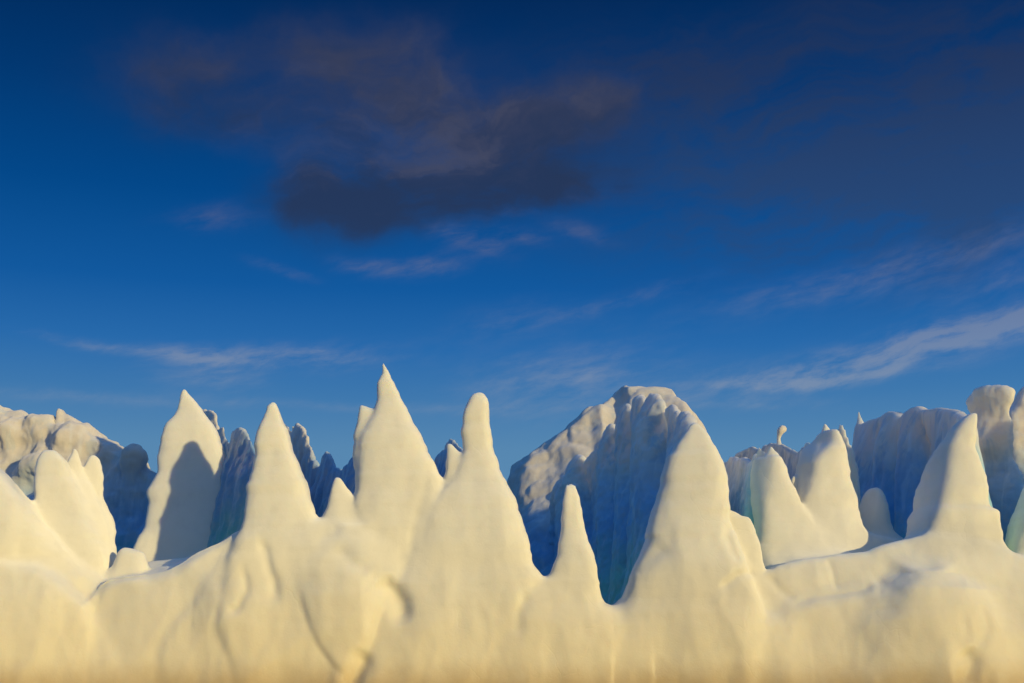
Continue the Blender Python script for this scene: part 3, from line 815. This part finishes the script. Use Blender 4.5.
def blob(px, py, rx, ry, ang=0.0, wgt=1.0):
    a0, e0 = AE(px, py)
    sx, sy = rx / FPX, ry / FPX
    c, s = math.cos(math.radians(ang)), math.sin(math.radians(ang))
    X = t.m('SUBTRACT', azw, a0); Yv = t.m('SUBTRACT', elw, e0)
    U = t.m('ADD', t.m('MULTIPLY', X, c / sx), t.m('MULTIPLY', Yv, s / sx))
    W = t.m('ADD', t.m('MULTIPLY', X, -s / sy), t.m('MULTIPLY', Yv, c / sy))
    q = t.m('ADD', t.m('MULTIPLY', U, U), t.m('MULTIPLY', W, W))
    return t.m('MULTIPLY', t.m('EXPONENT', t.m('MULTIPLY', q, -1.0)), wgt)


def total(bs):
    o = bs[0]
    for b in bs[1:]: o = t.m('ADD', o, b)
    return o


def streaks(sx, sy, ang, scale=1.0, det=6):
    c, s = math.cos(math.radians(ang)), math.sin(math.radians(ang))
    U = t.m('ADD', t.m('MULTIPLY', azw, c), t.m('MULTIPLY', elw, s))
    W = t.m('ADD', t.m('MULTIPLY', azw, -s), t.m('MULTIPLY', elw, c))
    return t.noise(t.comb(t.m('MULTIPLY', U, sx), t.m('MULTIPLY', W, sy), 0.3), scale, det, 0.6)


# dark shaded cumulus and the veil to its right
dark = total([blob(200, 55, 80, 28, 0, .85), blob(165, 95, 85, 30, 0, .55), blob(250, 110, 70, 26, 0, .45), blob(340, 58, 60, 38, 0, .8), blob(420, 85, 80, 50, -15, .9), blob(530, 125, 85, 44, 0, .95), blob(590, 108, 50, 22, 10, .6), blob(500, 172, 110, 32, 4, .95), blob(400, 202, 110, 32, 6, 1.05), blob(330, 180, 50, 28, 0, .6), blob(575, 184, 42, 18, 12, .7), blob(375, 132, 90, 48, 0, .7), blob(470, 215, 60, 18, 10, .5)])
veil = total([blob(760, 130, 260, 90, 4, .80), blob(980, 100, 200, 150, 0, 1.0), blob(820, 212, 240, 40, 6, .75), blob(640, 70, 150, 60, 0, .6), blob(1010, 215, 130, 40, 8, .5)])
nd = streaks(7, 13, 6, 1.6, 8)
nv = t.m('ADD', t.m('MULTIPLY', streaks(4, 13, 7, 1.6, 7), 0.75), t.m('MULTIPLY', streaks(14, 60, 9, 1.5, 6), 0.25))
va = t.m('MULTIPLY', t.smooth(t.m('MULTIPLY', veil, t.m('ADD', -1.0, t.m('MULTIPLY', nv, 3.6))), 0.0, 1.3), 0.64)
col = t.mix(va, clear, t.mix(t.smooth(el, AE(800, 230)[1], AE(800, 40)[1]), (0.030, 0.060, 0.140), (0.026, 0.038, 0.085)))
dd = t.m('MULTIPLY', dark, t.m('ADD', -0.2, t.m('MULTIPLY', nd, 2.5)))
da = t.m('MULTIPLY', t.smooth(dd, -0.05, 1.45), 0.86)
nl = streaks(6, 15, 6, 1.7, 6)
e_hi = t.smooth(t.m('ADD', el, t.m('MULTIPLY', t.m('SUBTRACT', nl, 0.5), 0.30)), AE(480, 230)[1], AE(480, 20)[1])
dcol = t.mix(e_hi, (0.021, 0.036, 0.084), (0.046, 0.053, 0.098))
dcol = t.mix(t.m('MULTIPLY', t.smooth(nl, 0.5, 0.72), 0.5), dcol, (0.080, 0.081, 0.116))
col = t.mix(da, col, dcol)
# thin lit streaks
azw = t.m('ADD', az, t.m('MULTIPLY', t.m('SUBTRACT', wr, 0.5), 0.055))
elw = t.m('ADD', el, t.m('MULTIPLY', t.m('SUBTRACT', wg, 0.5), 0.022))
lit = total([blob(215, 218, 55, 16, 8, .55), blob(285, 268, 40, 6, -10, .6), blob(470, 243, 42, 14, -15, 1.05), blob(425, 268, 40, 11, 0, .9), blob(370, 268, 32, 10, -12, .8), blob(525, 238, 30, 9, -10, .7), blob(580, 230, 40, 12, -15, .6),
             blob(310, 356, 85, 15, 2, .95), blob(215, 355, 50, 9, -3, .85), blob(210, 375, 55, 20, 0, .7), blob(120, 348, 90, 7, -6, .6),
             blob(880, 355, 190, 20, 9, 1.15), blob(830, 378, 110, 8, 2, .8), blob(980, 330, 80, 14, 10, .8),
             blob(900, 268, 190, 22, 9, .75), blob(620, 300, 100, 10, 14, .5), blob(560, 380, 110, 34, 6, .8), blob(500, 320, 70, 18, 15, .4),
             blob(60, 400, 160, 9, 0, .45), blob(330, 408, 160, 6, 0, .4), blob(760, 405, 110, 8, 0, .4), blob(1000, 285, 80, 14, 10, .5)])
n_s = t.m('ADD', t.m('MULTIPLY', streaks(7, 40, 9, 1.5, 8), 0.45), t.m('MULTIPLY', streaks(30, 95, 14, 1.2, 6), 0.55))
ld_ = t.m('MULTIPLY', lit, t.m('ADD', -1.35, t.m('MULTIPLY', n_s, 4.2)))
la = t.m('MULTIPLY', t.smooth(ld_, 0.0, 1.4), 0.46)
lcol = t.mix(t.smooth(el, AE(512, 400)[1], AE(512, 220)[1]), (0.33, 0.36, 0.42), (0.17, 0.17, 0.24))
col = t.mix(la, col, lcol)
t.l.new(col, bg.inputs['Color'])
bg.inputs['Strength'].default_value = 1.0

# ------------------------------------------------------------------ camera and output
cd = bpy.data.cameras.new('camera')
cd.sensor_width = 36.0; cd.lens = FPX / 1024 * 36.0
cd.clip_end = 20000; cd.clip_start = 0.1
cam = bpy.data.objects.new('camera', cd); COL.objects.link(cam)
cam.location = (0, 0, ZC)
cam.rotation_euler = (math.pi / 2 + TH, 0, 0)
scene.camera = cam
scene.view_settings.view_transform = 'Standard'
scene.view_settings.look = 'None'
scene.view_settings.exposure = 0
scene.view_settings.gamma = 1
scene.cycles.max_bounces = 8
scene.cycles.diffuse_bounces = 5
